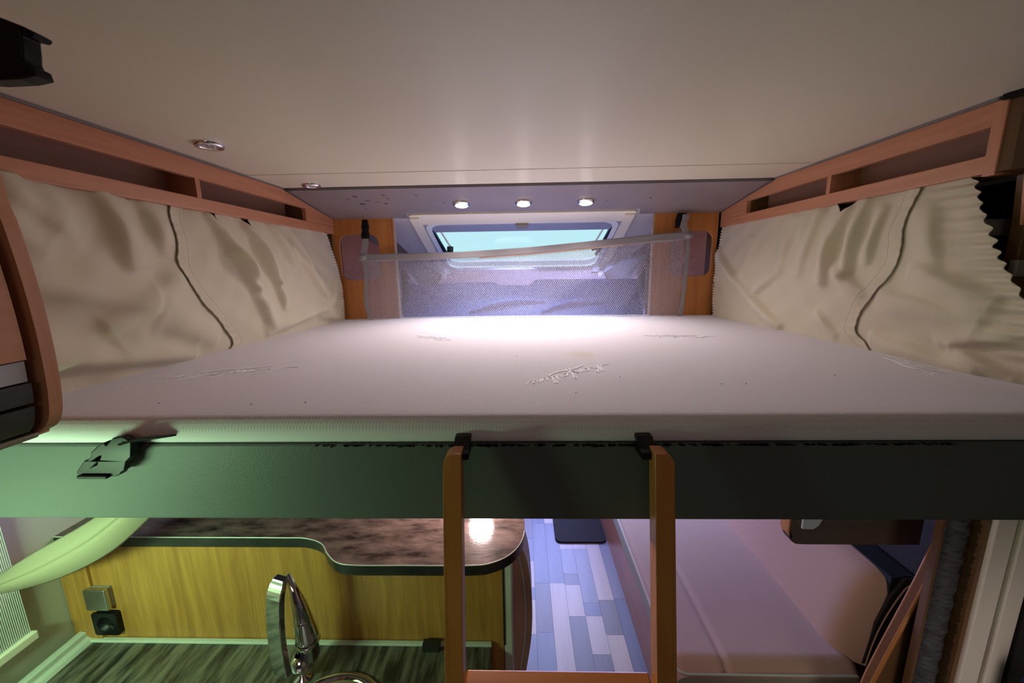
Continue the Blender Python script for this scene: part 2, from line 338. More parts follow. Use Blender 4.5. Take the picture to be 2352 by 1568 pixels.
for sx in (-1, 1):
    a = Vector(sl(sx*0.475, 0.16, 0.0)); b_ = Vector(sl(sx*0.458, 0.52, 0.0))
    st = obj('support_strut', MB().tube([a, b_], 0.011, 8), 'black', win, smooth=False)
    obj('strut_rod', MB().tube([Vector(sl(sx*0.445, 0.17, 0.02)), Vector(sl(sx*0.425, 0.42, 0.02))], 0.006, 8), 'frame', st)
    kb = MB()
    cc = Vector(sl(sx*0.427, 0.425, 0.005)); pts = []
    for k in range(16):
        a_ = 2*math.pi*k/16; r = 0.019 if k % 4 < 2 else 0.013; pts.append((cc.x + r*math.cos(a_), r*math.sin(a_)))
    kb.prism(pts, lambda x, q_, n: sl(x, 0.425+q_, n), -0.012, 0.02)
    obj('strut_knob', kb, 'black', st)
# silver thermal mat standing behind the bed, notched top edge
top = [(-0.90, -0.110), (-0.205, -0.097), (-0.195, -0.098), (-0.175, -0.107), (-0.150, -0.119), (0.045, -0.122), (0.062, -0.115), (0.085, -0.092), (0.107, -0.085), (0.90, -0.090)]
def matf(x, z, t): return (x, 2.72 - (z+0.09)*(-0.9) + t + 0.012*math.sin(7*x+5*z), z)
topi = lambda x: interp(top, x)
tm = MB().grid(lambda u, v: (lambda x: matf(x, topi(x)-v*0.42, 0) )(-0.78+1.56*u), 120, 24)
obj('thermal_mat', tm, 'mat', label='silver blue thermal mat with a notched top edge behind the net', cat='mat', smooth=True, solid=0.006, recalc=False)
sh = MB()
for (x0, z0, x1, z1) in ((-0.35, -0.285, 0.15, -0.225), (0.12, -0.29, 0.55, -0.235)):
    pts = [Vector(matf(x0+(x1-x0)*t, z0+(z1-z0)*t+0.03*math.sin(math.pi*t), -0.012)) for t in [k/12 for k in range(13)]]
    sh.tube(pts, [0.004+0.02*math.sin(math.pi*k/12) for k in range(13)], 8)
obj('mat_crease', sh, 'mat', bpy.data.objects['thermal_mat'], smooth=True)
# ================================================================ drop-down bed
bed = thing('drop_down_bed', (0.03, 1.3, -0.46), 'wide drop-down bed base faced with grey leathercloth', 'bed')
obj('front_rail', MB().box(-1.07, 1.16, 0.612, 0.645, -0.436, -0.292), 'rail', bed, bevel=0.004)
obj('base_board', MB().box(-1.05, 1.14, 0.645, 2.02, -0.436, -0.37), 'rail', bed)
tb = MB()
for k in range(260):
    x = -0.36+1.06*random.random() if k % 3 else -0.15+0.7*random.random(); L_ = 0.002+0.012*random.random()**2; zc = -0.2935-0.0025*random.random(); h_ = 0.0006+0.0016*random.random()
    tb.prism([(x, zc), (x+L_*0.3, zc+h_), (x+L_*0.7, zc+h_*0.6), (x+L_, zc-h_*0.3), (x+L_*0.6, zc-h_), (x+L_*0.2, zc-h_*0.7)], XZ, 0.609, 0.6125)
obj('frayed_edging', tb, 'black', bed, label='black frayed edging', kind='stuff')
obj('edge_band', MB().tube([(-1.07, 0.622, -0.289), (1.16, 0.622, -0.289)], 0.0045, 8), 'brownpanel', bed)
# mattress: rolled edges, straight sides
def mattress():
    X0, X1, Y0, Y1, ZT, ZB, R = -1.04, 1.09, 0.612, 2.075, -0.249, -0.37, 0.030
    def pt(x, y):
        dx = max(0, (X0+0.06)-x, x-(X1-0.06)); dy0 = max(0, (Y0+R)-y); dy1 = max(0, y-(Y1-0.05))
        z = ZT
        z -= R - math.sqrt(max(0, R*R-dy0*dy0)) if dy0 > 0 else 0
        z -= (0.05-math.sqrt(max(0, 0.0025-dy1*dy1)))*0.8 if dy1 > 0 else 0
        z -= 1.6*dx*dx + 0.0
        z -= 0.006*(max(0, abs(x-0.05)-0.55))**1 * (1 if y > 1.6 else 0)
        z += 0.0015*math.sin(3*x+2)*math.sin(4*y)
        return z
    mb = MB(); xs = [X0 + (X1-X0)*i/80 for i in range(81)]
    ys = [Y0 + R*(1-math.cos(math.pi/2*k/8)) for k in range(8)] + [Y0+R + (Y1-0.05-Y0-R)*k/40 for k in range(41)] + [Y1-0.05+0.05*math.sin(math.pi/2*k/6) for k in range(1, 7)]
    W = len(xs)
    V = [(x, y, pt(x, y)) for y in ys for x in xs]
    F = [(j*W+i, j*W+i+1, (j+1)*W+i+1, (j+1)*W+i) for j in range(len(ys)-1) for i in range(W-1)]
    n = len(V)
    V += [(x, Y0+0.0005*(1), pt(x, Y0)-0.008) for x in xs] + [(x, Y0+0.006, -0.291) for x in xs]
    for i in range(W-1): F.append((i, i+1, n+i+1, n+i)); F.append((n+i, n+i+1, n+W+i+1, n+W+i))
    m = len(V); V += [(x, Y1, ZB) for x in xs]; L = (len(ys)-1)*W
    for i in range(W-1): F.append((L+i, L+i+1, m+i+1, m+i))
    return mb.add(V, F), pt
mm, zt = mattress()
mt = thing('mattress', (0.03, 1.3, -0.37), 'thin pale mattress with knitted cover and white script lettering', 'mattress')
obj('cover', mm, 'mattress', mt, smooth=True)
obj('front_infill', MB().box(-1.04, 1.09, 0.625, 0.66, -0.37, -0.29), 'mattress', mt)  # mattress-coloured box filling the front below the rolled edge
# script lettering, one word per group of pen strokes (u along the word, v up), slanted
ST = [ # "Komfortline"
 [(-2.2,0.5),(-1.2,0.2),(-0.3,0.6),(0.2,1.3),(0.6,2.2),(0.9,2.6),(1.0,2.3),(0.5,1.0),(0.0,0.0),(-0.4,-0.5)],
 [(2.4,2.5),(2.1,2.7),(1.6,2.0),(0.7,1.1),(0.6,0.9),(1.1,0.9),(1.4,0.3),(1.9,0.0),(2.4,0.5)],
 [(2.4,0.5),(3.0,1.0),(3.4,0.8),(3.3,0.2),(2.8,0.0),(2.5,0.3),(2.7,0.9),(3.2,1.1),(3.7,0.8)],
 [(3.7,0.8),(3.9,1.0),(3.8,0.0),(4.2,0.8),(4.6,1.0),(4.6,0.0),(5.0,0.8),(5.4,1.0),(5.4,0.0),(5.8,0.2)],
 [(5.8,0.2),(6.6,1.4),(7.2,2.5),(7.2,3.0),(6.8,2.8),(6.5,1.6),(6.2,0.0),(5.9,-1.2),(5.5,-1.8),(5.3,-1.3),(5.9,-0.3),(6.9,0.3)],
 [(6.9,0.3),(7.5,1.0),(7.9,0.8),(7.8,0.2),(7.3,0.0),(7.0,0.3),(7.2,0.9),(7.8,1.1),(8.2,0.9)],
 [(8.2,0.9),(8.5,1.2),(8.6,0.9),(8.4,0.0),(8.8,0.1)],
 [(8.8,0.1),(9.4,1.0),(9.7,2.2),(9.4,0.6),(9.4,0.1),(9.8,0.1)],
 [(9.8,0.1),(10.5,1.4),(10.9,2.6),(10.7,2.9),(10.3,2.0),(10.1,0.5),(10.3,0.0),(10.8,0.2)],
 [(10.8,0.2),(11.3,1.0),(11.1,0.2),(11.4,0.0),(11.8,0.4)],
 [(11.8,0.4),(12.1,1.0),(12.0,0.0),(12.5,0.9),(12.9,1.0),(12.8,0.1),(13.2,0.1)],
 [(13.2,0.1),(13.8,0.6),(14.0,1.0),(13.6,1.0),(13.5,0.3),(13.9,0.0),(14.6,0.5),(14.9,0.9)],
 [(2.2,-1.6),(3.6,-1.2),(5.0,-1.1),(6.4,-1.1),(8.0,-1.2),(9.4,-0.9),(10.2,-0.4)]]
def word(ox, oy, ex, ey, hs=1.0, rad=0.0013, lo=0, hi=14):
    d = Vector((ex-ox, ey-oy)); L = d.length; d /= L; u = Vector((-d.y, d.x)); k = L/14.9; mb = MB()
    for s_i, s_ in enumerate(ST):
        if not (lo <= s_i < hi): continue
        pts = []
        for p in spline([(a, b, 0) for a, b in s_], 5):
            uu = p.x + 0.25*p.y; q = Vector((ox, oy)) + d*uu*k + u*p.y*k*hs*1.0
            pts.append((q.x, q.y, zt(q.x, q.y)+0.0006))
        r = rad*(1.9 if s_i == 12 else 1)
        mb.tube(pts, r, 5, flat=0.45)
    return mb
for (a, b, c, d) in ((0.190, 0.965, 0.003, 0.82), (-0.63, 0.972, -0.885, 0.885), (-0.27, 1.36, -0.40, 1.45), (0.64, 1.36, 0.44, 1.40), (0.975, 1.03, 0.905, 0.84)):
    o = obj('embroidered_lettering', word(a, b, c, d, 1.0), 'thread', mt, label='white script word embroidered on the cover')
def disc_on(x, y, rx, ry, n=18, dz=0.0004):
    mb = MB(); pts = []
    for k in range(n):
        a = 2*math.pi*k/n; r = 1+0.06*math.sin(3*a+1); pts.append((x+rx*r*math.cos(a), y+ry*r*math.sin(a)))
    V = [(px, py, zt(px, py)+dz) for px, py in pts] + [(x, y, zt(x, y)+dz)]
    return mb.add(V, [(k, (k+1) % n, n) for k in range(n)])
sp = MB()
for (x, y) in ((0.105, 0.75), (-0.52, 0.69), (-0.42, 0.70), (-0.71, 0.70), (0.22, 0.86), (0.42, 0.80), (0.47, 0.80), (-0.02, 1.09), (0.70, 0.86)):
    sp.box(x, x+0.0022, y, y+0.002, zt(x, y), zt(x, y)+0.0010)
obj('lint_specks', sp, 'blackmark', mt, kind='stuff')
# ================================================================ side shelves
def shelf(side, xf, y0, yd, ye, label):
    s = -1 if side == 'left' else 1
    xb = xf + s*0.10
    t = thing('side_shelf', (xf+s*0.06, 1.4, 0.178), label, 'shelf', 'open wooden shelves along the bed')
    def zt_(y): return 0.3175 if y < 1.585 else 0.3175 - (y-1.585)*0.168
    # lower lip, upper fascia
    obj('lip', MB().box(min(xf, xf+s*0.02), max(xf, xf+s*0.02), y0, 1.992, 0.178, 0.214), 'woody', t, bevel=0.002)
    f = MB().prism([(y0, 0.270), (ye, 0.2665), (ye, 0.214), (1.992, 0.214), (1.992, zt_(1.992)-0.001), (1.585, 0.3175), (y0, 0.3175)], YZ, xf, xf+s*0.018)
    obj('fascia', f, 'woody', t, bevel=0.001)
    obj('bottom_board', MB().box(min(xf+s*0.02, xb), max(xf+s*0.02, xb), y0, 1.992, 0.178, 0.192), 'woody', t)
    obj('back_board', MB().box(min(xb, xb-s*0.01), max(xb, xb-s*0.01), y0, 1.992, 0.192, 0.31), 'shelfback', t)
    obj('top_board', MB().box(min(xf+s*0.018, xb), max(xf+s*0.018, xb), y0, 1.60, 0.300, 0.3160), 'shelfback', t)
    obj('partition', MB().box(min(xf+s*0.002, xb), max(xf+s*0.002, xb), yd, yd+0.016, 0.192, 0.302), 'woodz', t)
    obj('partition', MB().box(min(xf+s*0.018, xb), max(xf+s*0.018, xb), ye, ye+0.014, 0.192, 0.285), 'endwood', t)
    obj('top_seal', MB().box(min(xf-s*0.004, xf+s*0.02), max(xf-s*0.004, xf+s*0.02), y0, 1.595, 0.3175, 0.3235), 'compart', t)
    return t
sL = shelf('left', -0.94, 0.30, 1.165, 1.745, 'long pear wood shelf above the curtains on the left wall')
sR = shelf('right', 0.97, 0.885, 1.315, 1.775, 'pear wood shelf with dark round end on the right wall')
obj('end_frame', MB().box(0.968, 0.985, 0.868, 0.892, 0.172, 0.3175), 'woodz', sR, bevel=0.002)
obj('end_cheek', MB().prism([(0.972,0.868),(1.12,0.868),(1.12,0.80),(1.06,0.805),(1.0,0.83),(0.978,0.85)], XY, 0.178, 0.312), 'endwood', sR, label='dark rounded wooden end')
obj('end_cap', MB().prism([(0.958,0.872),(1.13,0.872),(1.13,0.79),(1.06,0.795),(1.0,0.815),(0.966,0.845)], XY, 0.312, 0.3225), 'black', sR)
# ================================================================ end posts with cut-outs
for sgn, lab in ((-1, 'left'), (1, 'right')):
    xi = 0.643; xo = 0.96
    x0, x1 = (-xo, -xi) if sgn < 0 else (xi+0.008, xo+0.03)
    hole = rrect(-0.925, -0.722, -0.052, 0.174, 0.045, 7) if sgn < 0 else rrect(0.735, 0.945, -0.055, 0.165, 0.045, 7)
    t = obj('end_post', MB().prism([(x0, -0.40), (x1, -0.40), (x1, 0.256), (x0, 0.256)], XZ, 2.0, 2.016, holes=[hole]), 'postz',
        label='orange wooden end panel with rounded cut-out at the bed\'s far %s corner' % lab, cat='panel', bevel=0.001)
    bk = 2.13
    xa, xb_ = sgn*1.0, sgn*0.80
    obj('back_panel', MB().prism([(xa, 2.03), (xb_, 2.50), (xb_+sgn*0.012, 2.50), (xa+sgn*0.012, 2.03)], XY, -0.5, 0.235), 'backpink', t)
    obj('hidden_side', MB().box(min(sgn*0.965, sgn*1.13), max(sgn*0.965, sgn*1.13)+(0.02 if sgn > 0 else 0), 2.0, 2.13, -0.5, 0.26), 'endwood', t)
    cxs = -0.64 if sgn < 0 else 0.651
    obj('edge_strip', MB().box(cxs-0.003, cxs+0.003, 1.996, 2.02, -0.40, 0.254), 'leather', t, label='pale edge strip')
obj('panel_hook', MB().tube([(0.955, 1.99, -0.085), (0.955, 1.97, -0.09), (0.955, 1.965, -0.105), (0.955, 1.985, -0.11)], 0.006, 8), 'chrome', bpy.data.objects['end_post.001'])
# ================================================================ ceiling lights
def lamp(name, x, y, z, lab, r=0.034):
    t = thing(name, (x, y, z), lab, 'lamp', 'unlit round ceiling lights')
    obj('ring', MB().lathe([(r, 0.002), (r, -0.003), (r*0.93, -0.008), (r*0.72, -0.007), (r*0.68, -0.003)], (x, y, z)), 'chrome', t, smooth=True)
    ln = obj('lens', MB().lathe([(0.0005, -0.0045), (r*0.69, -0.0045)], (x, y, z)), 'lens', t)
    for k in range(6):
        a = math.pi*k/3; obj('led', MB().lathe([(0.0035, -0.0045), (0.003, -0.0065), (0.0004, -0.0072)], (x+r*0.4*math.cos(a), y+r*0.4*math.sin(a), z), seg=8), 'led', ln)
lamp('ceiling_lamp', -0.803, 1.056, 0.3235, 'unlit chrome ceiling light, the nearer of two at left')
lamp('ceiling_lamp', -0.803, 1.550, 0.322, 'unlit chrome ceiling light at the far left ceiling edge')
sn = Vector((0, 0.178, 1)).normalized()
for x, lab in ((-0.266, 'left'), (0.010, 'middle'), (0.285, 'right')):
    z = 0.3165 - (1.805-1.625)*0.178
    t = thing('spotlight', (x, 1.805, z), 'glowing round spotlight above the skylight, %s of three' % lab, 'lamp', 'lit spotlights above the skylight')
    obj('ring', MB().lathe([(0.040, 0.001), (0.040, -0.004), (0.034, -0.012), (0.029, -0.012)], (x, 1.805, z), sn), 'chrome', t, smooth=True)
    obj('bulb', MB().lathe([(0.0005, -0.0165), (0.016, -0.016), (0.026, -0.013), (0.030, -0.010)], (x, 1.805, z), sn), 'glow', t, smooth=True)
    l = bpy.data.lights.new('spot_glow', 'SPOT'); l.energy = 13.5; l.color = (1.0, 0.89, 0.90); l.spot_size = math.radians(150); l.spot_blend = 0.9; l.shadow_soft_size = 0.025
    lo = bpy.data.objects.new('spot_glow', l); scene.collection.objects.link(lo); lo.location = (x, 1.80, z+HC-0.030); lo.rotation_euler = (math.radians(-24), 0, 0)
# ================================================================ safety net
net = thing('safety_net', (0, 1.96, -0.25), 'grey mesh safety net hung from webbing straps across the bed\'s far end', 'net')
topz = [(-0.785, 0.058), (-0.65, 0.060), (-0.35, 0.063), (0.0, 0.079), (0.25, 0.098), (0.45, 0.115), (0.65, 0.131), (0.80, 0.139)]
def NP(x, v):
    zt2 = interp(topz, x)-0.012; z = zt2 + (-0.262-zt2)*v
    rip = 0.010*math.sin(9*x+14*z)*v + 0.014*math.exp(-((x-0.25-1.6*(z+0.1))/0.10)**2) + 0.012*math.exp(-((x-0.62-0.6*z)/0.035)**2)
    return Vector((x + 0.004*math.sin(20*v+4*x), 1.955 - rip, z))
nb = MB(); p = 0.0095; X0, X1 = -0.785, 0.800
rows = 58; cols = int((X1-X0)/p)
def seg_(a, b, w_=0.00095):
    d = (b-a); n_ = Vector((-d.z, 0, d.x)).normalized()*w_
    nb.add([a-n_, b-n_, b+n_, a+n_], [(0, 1, 2, 3)])
for j in range(rows):
    for i in range(cols):
        xa = X0+i*p; off = (j % 2)*0.5*p
        a = NP(xa+off, j/rows); b_ = NP(xa+off+0.5*p, (j+1)/rows); c = NP(xa+off-0.5*p, (j+1)/rows)
        seg_(a, b_); seg_(a, c)
obj('mesh', nb, 'net', net, kind='stuff', recalc=False)
tp = spline([(x, 1.950, z) for x, z in topz], 5)
obj('top_strap', MB().ribbon(tp, (0, 1, 0), [0.037-0.006*math.sin(math.pi*i/(len(tp)-1)) for i in range(len(tp))], 0.012), 'strap', net, bevel=0.005, seg=3)
obj('top_strap_fold', MB().tube([q+Vector((0, 0.004, -0.016)) for q in tp[12:34]], 0.006, 8), 'leather', net, smooth=True)
for sx, xs_, xt, zt1, zb in ((-1, -0.787, -0.765, 0.235, 0.06), (1, 0.800, 0.775, 0.235, 0.14)):
    obj('side_strap', MB().ribbon(spline([(xs_, 1.948, zb-0.005), (xs_-sx*0.004+0.006, 1.945, zb-0.08), (xs_-0.004, 1.948, -0.16), (xs_+(0.012 if sx < 0 else -0.012), 1.95, -0.262)], 6), (0, 1, 0), 0.018, 0.004), 'strap', net)
    if sx < 0:
        obj('hanging_strap', MB().ribbon([(-0.788, 1.946, 0.055), (-0.770, 1.95, 0.13), (-0.766, 1.95, 0.165)], (0, 1, 0), [0.030, 0.030, 0.026], 0.005), 'strap', net)
        obj('buckle', MB().prism([(-0.784,0.150),(-0.748,0.150),(-0.746,0.172),(-0.750,0.192),(-0.746,0.20),(-0.750,0.240),(-0.774,0.240),(-0.782,0.20),(-0.778,0.190),(-0.785,0.172)], XZ, 1.940, 1.956), 'black', net, bevel=0.003)
    else:
        obj('hanging_strap', MB().ribbon([(0.800, 1.946, 0.135), (0.775, 1.95, 0.185), (0.785, 1.95, 0.232)], (0, 1, 0), [0.028, 0.028, 0.026], 0.005), 'strap', net)
        obj('buckle', MB().prism([(0.742,0.175),(0.760,0.175),(0.775,0.235),(0.80,0.245),(0.75,0.245),(0.742,0.21)], XZ, 1.955, 1.97), 'black', net, bevel=0.003)
        obj('keeper', MB().box(0.768, 0.798, 1.938, 1.952, 0.214, 0.236), 'strap', net, bevel=0.003)
    obj('knot', MB().lathe([(0.0005, -0.02), (0.013, -0.015), (0.018, 0), (0.013, 0.015), (0.0005, 0.02)], (xs_, 1.943, zb), (1, 0, 0.2), 12), 'strap', net, smooth=True)
# ================================================================ curtains
def smooth_tab(t):
    t = sorted(t); return [(p.x, p.y) for p in spline([(a_, b_, 0) for a_, b_ in t], 8)]
SIDE = {}
def curtain(name, lab, side, yl, yr, top_z, bot_z, free_r=0, free_l=0, off=0.0, hem=False):
    s = 1 if side == 'left' else -1      # direction into the room
    yl, yr = smooth_tab(yl), smooth_tab(yr); xt_, xb_, ridges, dips, amp0 = SIDE[side]
    def fn(u, v, extra=0.0):
        z = top_z + (bot_z-top_z)*v
        a, b = interp(yl, z), interp(yr, z); y = a+(b-a)*u; y_raw = y
        tz = top_z
        for (yc, w_, d_) in dips: tz -= d_*max(0, 1-abs(y-yc)/w_)**1.3
        zz = tz + (bot_z-tz)*v
        x = interp(xt_, y)*(1-v) + interp(xb_, y)*v
        disp = off + extra + 0.018*math.sin(math.pi*v)
        for (y0, z0, y1, z1, w_, amp) in ridges:
            d = Vector((y1-y0, z1-z0)); L = d.length_squared; q = Vector((y-y0, zz-z0)); t = q.dot(d)/L
            tc = max(0, min(1, t)); dd = (q-d*tc).length
            side_ = (q.x*d.y - q.y*d.x)
            ww = w_*(0.95-0.35*math.tanh(side_/math.sqrt(L)/(0.6*w_)))          # steep on one flank, soft on the other
            over = max(0.0, -t, t-1.0)*math.sqrt(L)
            disp += amp0*amp*math.exp(-(dd/ww)**2)*(0.25+0.75*math.sin(math.pi*(0.10+0.8*tc)))*math.exp(-(over/0.02)**2)
        disp += 0.0035*math.sin(y*62+3*math.sin(y*9))*max(0, 1-v*2.6)
        disp += 0.0012*math.sin(38*y+55*zz)+0.0010*math.sin(61*y-43*zz+1)
        if hem:
            k = (y-a)/0.036
            if k < 1.15: disp += 0.0022*(1 if k < 0.9 else max(0, (1.15-k)/0.25)) + 0.0008*math.sin(zz*260)*(1 if k < 0.9 else 0)
        if free_r:
            e = (b-y)/0.05
            if e < 1: disp += 0.0022*math.sin(zz*480)*(1-e)**2; y += 0.0016*math.sin(zz*480+1)*max(0, 1-3*e)
        if free_l:
            e = (y-a)/0.13
            if e < 1: disp += 0.006*math.sin(zz*250+0.8*math.sin(zz*40))*(1-e)**2; y -= 0.0045*abs(math.sin(zz*125))*max(0, 1-5*e)
        return (x + s*disp, y, zz)
    t = thing(name, (xt_[0][1], (yl[0][1]+yr[0][1])/2, bot_z), lab, 'curtain', 'cream curtains beside the bed')
    obj('cloth', MB().grid(fn, 240, 240 if free_l or free_r else 120), 'curtain', t, smooth=True, solid=0.0015, recalc=False)
    if hem:
        pts = [Vector(fn(0.0, v/80, 0.0012)) for v in range(1, 80)]
        obj('hem_seam', MB().tube(pts, 0.0016, 6), 'seam', t, label='brown hem seam')
        def second(v):
            z = top_z + (bot_z-top_z)*v; a_, b_ = interp(yl, z), interp(yr, z); return Vector(fn(0.038/(b_-a_), v, 0.0006))
        obj('hem_stitch', MB().tube([second(v/80) for v in range(2, 79)], 0.0007, 5), 'seam', t)
    return t
SIDE['left'] = ([(0.3, -0.957), (2.0, -0.957)], [(0.3, -0.990), (0.8, -0.980), (1.2, -0.965), (2.0, -0.925)],
    [(0.60, 0.18, 0.76, 0.06, 0.05, 0.014), (0.70, 0.18, 0.83, 0.08, 0.04, 0.014), (0.90, 0.175, 0.93, 0.02, 0.035, 0.020), (1.00, 0.17, 1.03, 0.06, 0.030, 0.014),
     (0.62, 0.02, 0.95, -0.07, 0.05, 0.016), (1.06, -0.02, 0.86, -0.12, 0.05, 0.016), (0.62, -0.16, 1.08, -0.235, 0.03, 0.014), (0.98, -0.12, 1.16, -0.20, 0.05, 0.012),
     (1.20, 0.165, 1.34, -0.06, 0.022, 0.026), (1.34, -0.06, 1.42, -0.20, 0.030, 0.016), (1.36, 0.15, 1.46, -0.04, 0.022, 0.028), (1.46, -0.04, 1.50, -0.14, 0.020, 0.014), (1.25, 0.06, 1.33, -0.02, 0.014, 0.014),
     (1.50, 0.165, 1.60, 0.02, 0.026, 0.016), (1.60, 0.10, 1.84, -0.15, 0.030, 0.016), (1.64, 0.15, 1.70, 0.03, 0.018, 0.010), (1.93, -0.05, 1.80, -0.18, 0.030, 0.010),
     (1.40, -0.22, 1.80, -0.17, 0.03, 0.014), (1.75, -0.20, 1.93, -0.235, 0.03, 0.012)],
    ((0.965, 0.03, 0.010), (1.215, 0.030, 0.034), (1.365, 0.028, 0.036), (1.62, 0.03, 0.008), (1.73, 0.03, 0.008)), 1.7)
cl = [(0.186, 1.078), (0.150, 1.066), (0.101, 1.066), (0.007, 1.062), (-0.081, 1.114), (-0.160, 1.185), (-0.204, 1.222), (-0.234, 1.231), (-0.26, 1.20)]
frl = [(0.190, 1.94), (0.045, 1.958), (-0.089, 1.975), (-0.26, 1.985)]
curtain('window_curtain', 'smooth cream curtain nearer the camera on the left wall', 'left', [(-0.3, 0.505), (0.2, 0.505)], [(z, y+0.02) for z, y in cl], 0.186, -0.256)
curtain('window_curtain', 'deeply creased cream curtain at the far end of the left wall', 'left', cl, frl, 0.186, -0.256, free_r=1, off=0.0022, hem=True)
cr_ = [(0.180, 1.028), (0.088, 1.050), (0.044, 1.047), (0.0, 1.048), (-0.040, 1.068), (-0.080, 1.10), (-0.133, 1.138), (-0.180, 1.156), (-0.205, 1.155), (-0.232, 1.123), (-0.27, 1.09)]
frr = [(0.180, 0.926), (0.089, 0.882), (-0.020, 0.828), (-0.087, 0.787), (-0.27, 0.70)]
SIDE['right'] = ([(0.3, 0.988), (2.0, 0.988)], [(0.3, 1.05), (0.8, 1.02), (1.2, 0.995), (2.0, 0.962)],
    [(1.00, 0.12, 0.96, -0.02, 0.03, 0.010), (1.00, -0.02, 0.84, -0.085, 0.030, 0.016), (1.08, -0.09, 0.86, -0.135, 0.03, 0.014), (0.78, -0.15, 0.93, -0.19, 0.02, 0.014), (1.10, -0.21, 0.86, -0.25, 0.03, 0.016), (0.90, -0.20, 0.80, -0.24, 0.02, 0.016),
     (1.245, 0.15, 1.285, -0.06, 0.026, 0.026), (1.175, 0.16, 1.20, -0.04, 0.022, 0.020), (1.12, 0.14, 1.14, 0.0, 0.016, 0.012), (1.35, 0.16, 1.40, -0.03, 0.026, 0.012), (1.46, 0.15, 1.50, 0.0, 0.026, 0.010),
     (1.97, 0.06, 1.70, -0.12, 0.025, 0.018), (1.50, -0.03, 1.66, -0.13, 0.025, 0.014), (1.68, -0.12, 1.48, -0.23, 0.025, 0.022), (1.70, 0.10, 1.74, -0.08, 0.03, 0.008), (1.30, -0.16, 1.23, -0.22, 0.02, 0.012), (1.24, -0.02, 1.15, -0.08, 0.025, 0.014)],
    ((1.255, 0.045, 0.036), (1.55, 0.03, 0.008)), 1.5)
curtain('window_curtain', 'cream curtain with gathered front edge nearer the camera on the right', 'right', frr, [(z, y+0.02) for z, y in cr_], 0.186, -0.262, free_l=1)
curtain('window_curtain', 'cream curtain with soft vertical folds at the far end of the right wall', 'right', cr_, [(0.19, 1.988), (-0.27, 1.975)], 0.186, -0.262, free_r=1, off=0.0022, hem=True)
obj('wall_cover_left', MB().box(-1.10, -1.085, 0.30, 2.02, -0.45, 0.178), 'dark', kind='structure')
obj('wall_cover_right', MB().box(1.13, 1.14, 0.95, 2.02, -0.45, 0.178), 'dark', kind='structure')
# ================================================================ overhead cabinet at left edge
oc = thing('overhead_cabinet', (-0.86, 0.25, -0.21), 'wooden overhead cabinet with curved end panel at the left edge', 'cabinet')
ep = spline([(-0.655, 0.322, 0), (-0.6535, 0.119, 0), (-0.646, 0.061, 0), (-0.640, -0.005, 0), (-0.638, -0.075, 0), (-0.640, -0.13, 0), (-0.644, -0.168, 0), (-0.652, -0.197, 0), (-0.672, -0.214, 0), (-0.72, -0.222, 0), (-1.084, -0.225, 0)], 5)
poly = [(a.x, a.y) for a in ep] + [(-1.084, 0.322)]
obj('end_panel', MB().prism(poly, XZ, 0.486, 0.502), 'woodz', oc, bevel=0.0015)
obj('carcass', MB().box(-1.084, -0.70, -0.6, 0.486, -0.215, 0.322), 'endwood', oc)
prf = [(q.y, q.x-0.005) for q in ep if q.y > -0.2139]
def door(name, z0, z1, m, dx=0.0, **k):
    zs = [z0+(z1-z0)*i/14 for i in range(15)]; pts = [(interp(prf, z)-dx, z) for z in zs]
    return obj(name, MB().prism(pts + [(-0.72, z1), (-0.72, z0)], XZ, -0.6, 0.474), m, oc, **k)
dd_ = door('door', -0.108, 0.318, 'woody'); door('strip', -0.137, -0.110, 'hood', 0.004, label='pale grey strip')
door('drawer_front', -0.166, -0.139, 'darkwood'); door('drawer_front', -0.207, -0.171, 'darkwood')
obj('shadow_gap', MB().box(-0.72, -0.69, 0.474, 0.4865, -0.21, 0.318), 'dark', oc)
obj('underside_lip', MB().box(-0.72, -0.668, -0.6, 0.486, -0.220, -0.212), 'trim', oc, bevel=0.003)
obj('light_blocker', MB().box(-1.084, -0.74, 0.14, 0.41, -0.345, -0.335), 'frame', oc)  # unseen board added to keep the green light off curtain and mattress
obj('blocker_bracket', MB().box(-1.084, -1.07, 0.20, 0.35, -0.34, -0.21), 'frame', oc)  # holds the added blocker board, also out of view
# ================================================================ black buckles
bk = thing('hanging_buckle', (-0.50, 0.40, 0.184), 'black plastic belt buckle hanging from the ceiling at top left', 'buckle', None)
obj('buckle_body', MB().prism([(-0.54, 0.262), (-0.492, 0.238), (-0.475, 0.232), (-0.456, 0.2245), (-0.446, 0.219), (-0.450, 0.2155), (-0.459, 0.2175), (-0.4605, 0.205), (-0.462, 0.198), (-0.461, 0.1945), (-0.455, 0.191), (-0.4535, 0.1835), (-0.470, 0.181), (-0.50, 0.1805), (-0.54, 0.184)], XZ, 0.392, 0.408), 'black', bk, bevel=0.002)
obj('belt', MB().box(-0.535, -0.495, 0.397, 0.403, 0.235, 0.324), 'blackcloth', bk)
b2 = thing('bed_buckle', (-0.70, 0.59, -0.34), 'black plastic belt buckle lying over the left of the bed rail', 'buckle', None)
out = [(-0.752, -0.322), (-0.758, -0.330), (-0.7575, -0.3375), (-0.745, -0.3405), (-0.690, -0.337), (-0.683, -0.334), (-0.679, -0.329), (-0.674, -0.326), (-0.668, -0.311), (-0.658, -0.302), (-0.655, -0.289), (-0.652, -0.276), (-0.660, -0.268), (-0.668, -0.2655), (-0.682, -0.268), (-0.688, -0.2735), (-0.696, -0.281), (-0.699, -0.276), (-0.707, -0.279), (-0.716, -0.286), (-0.725, -0.2935), (-0.726, -0.300), (-0.735, -0.3085), (-0.740, -0.3085)]
h1 = [(-0.723, -0.307), (-0.712, -0.3005), (-0.709, -0.300), (-0.713, -0.307)]
h2 = [(-0.727, -0.319), (-0.718, -0.312), (-0.7195, -0.316)]
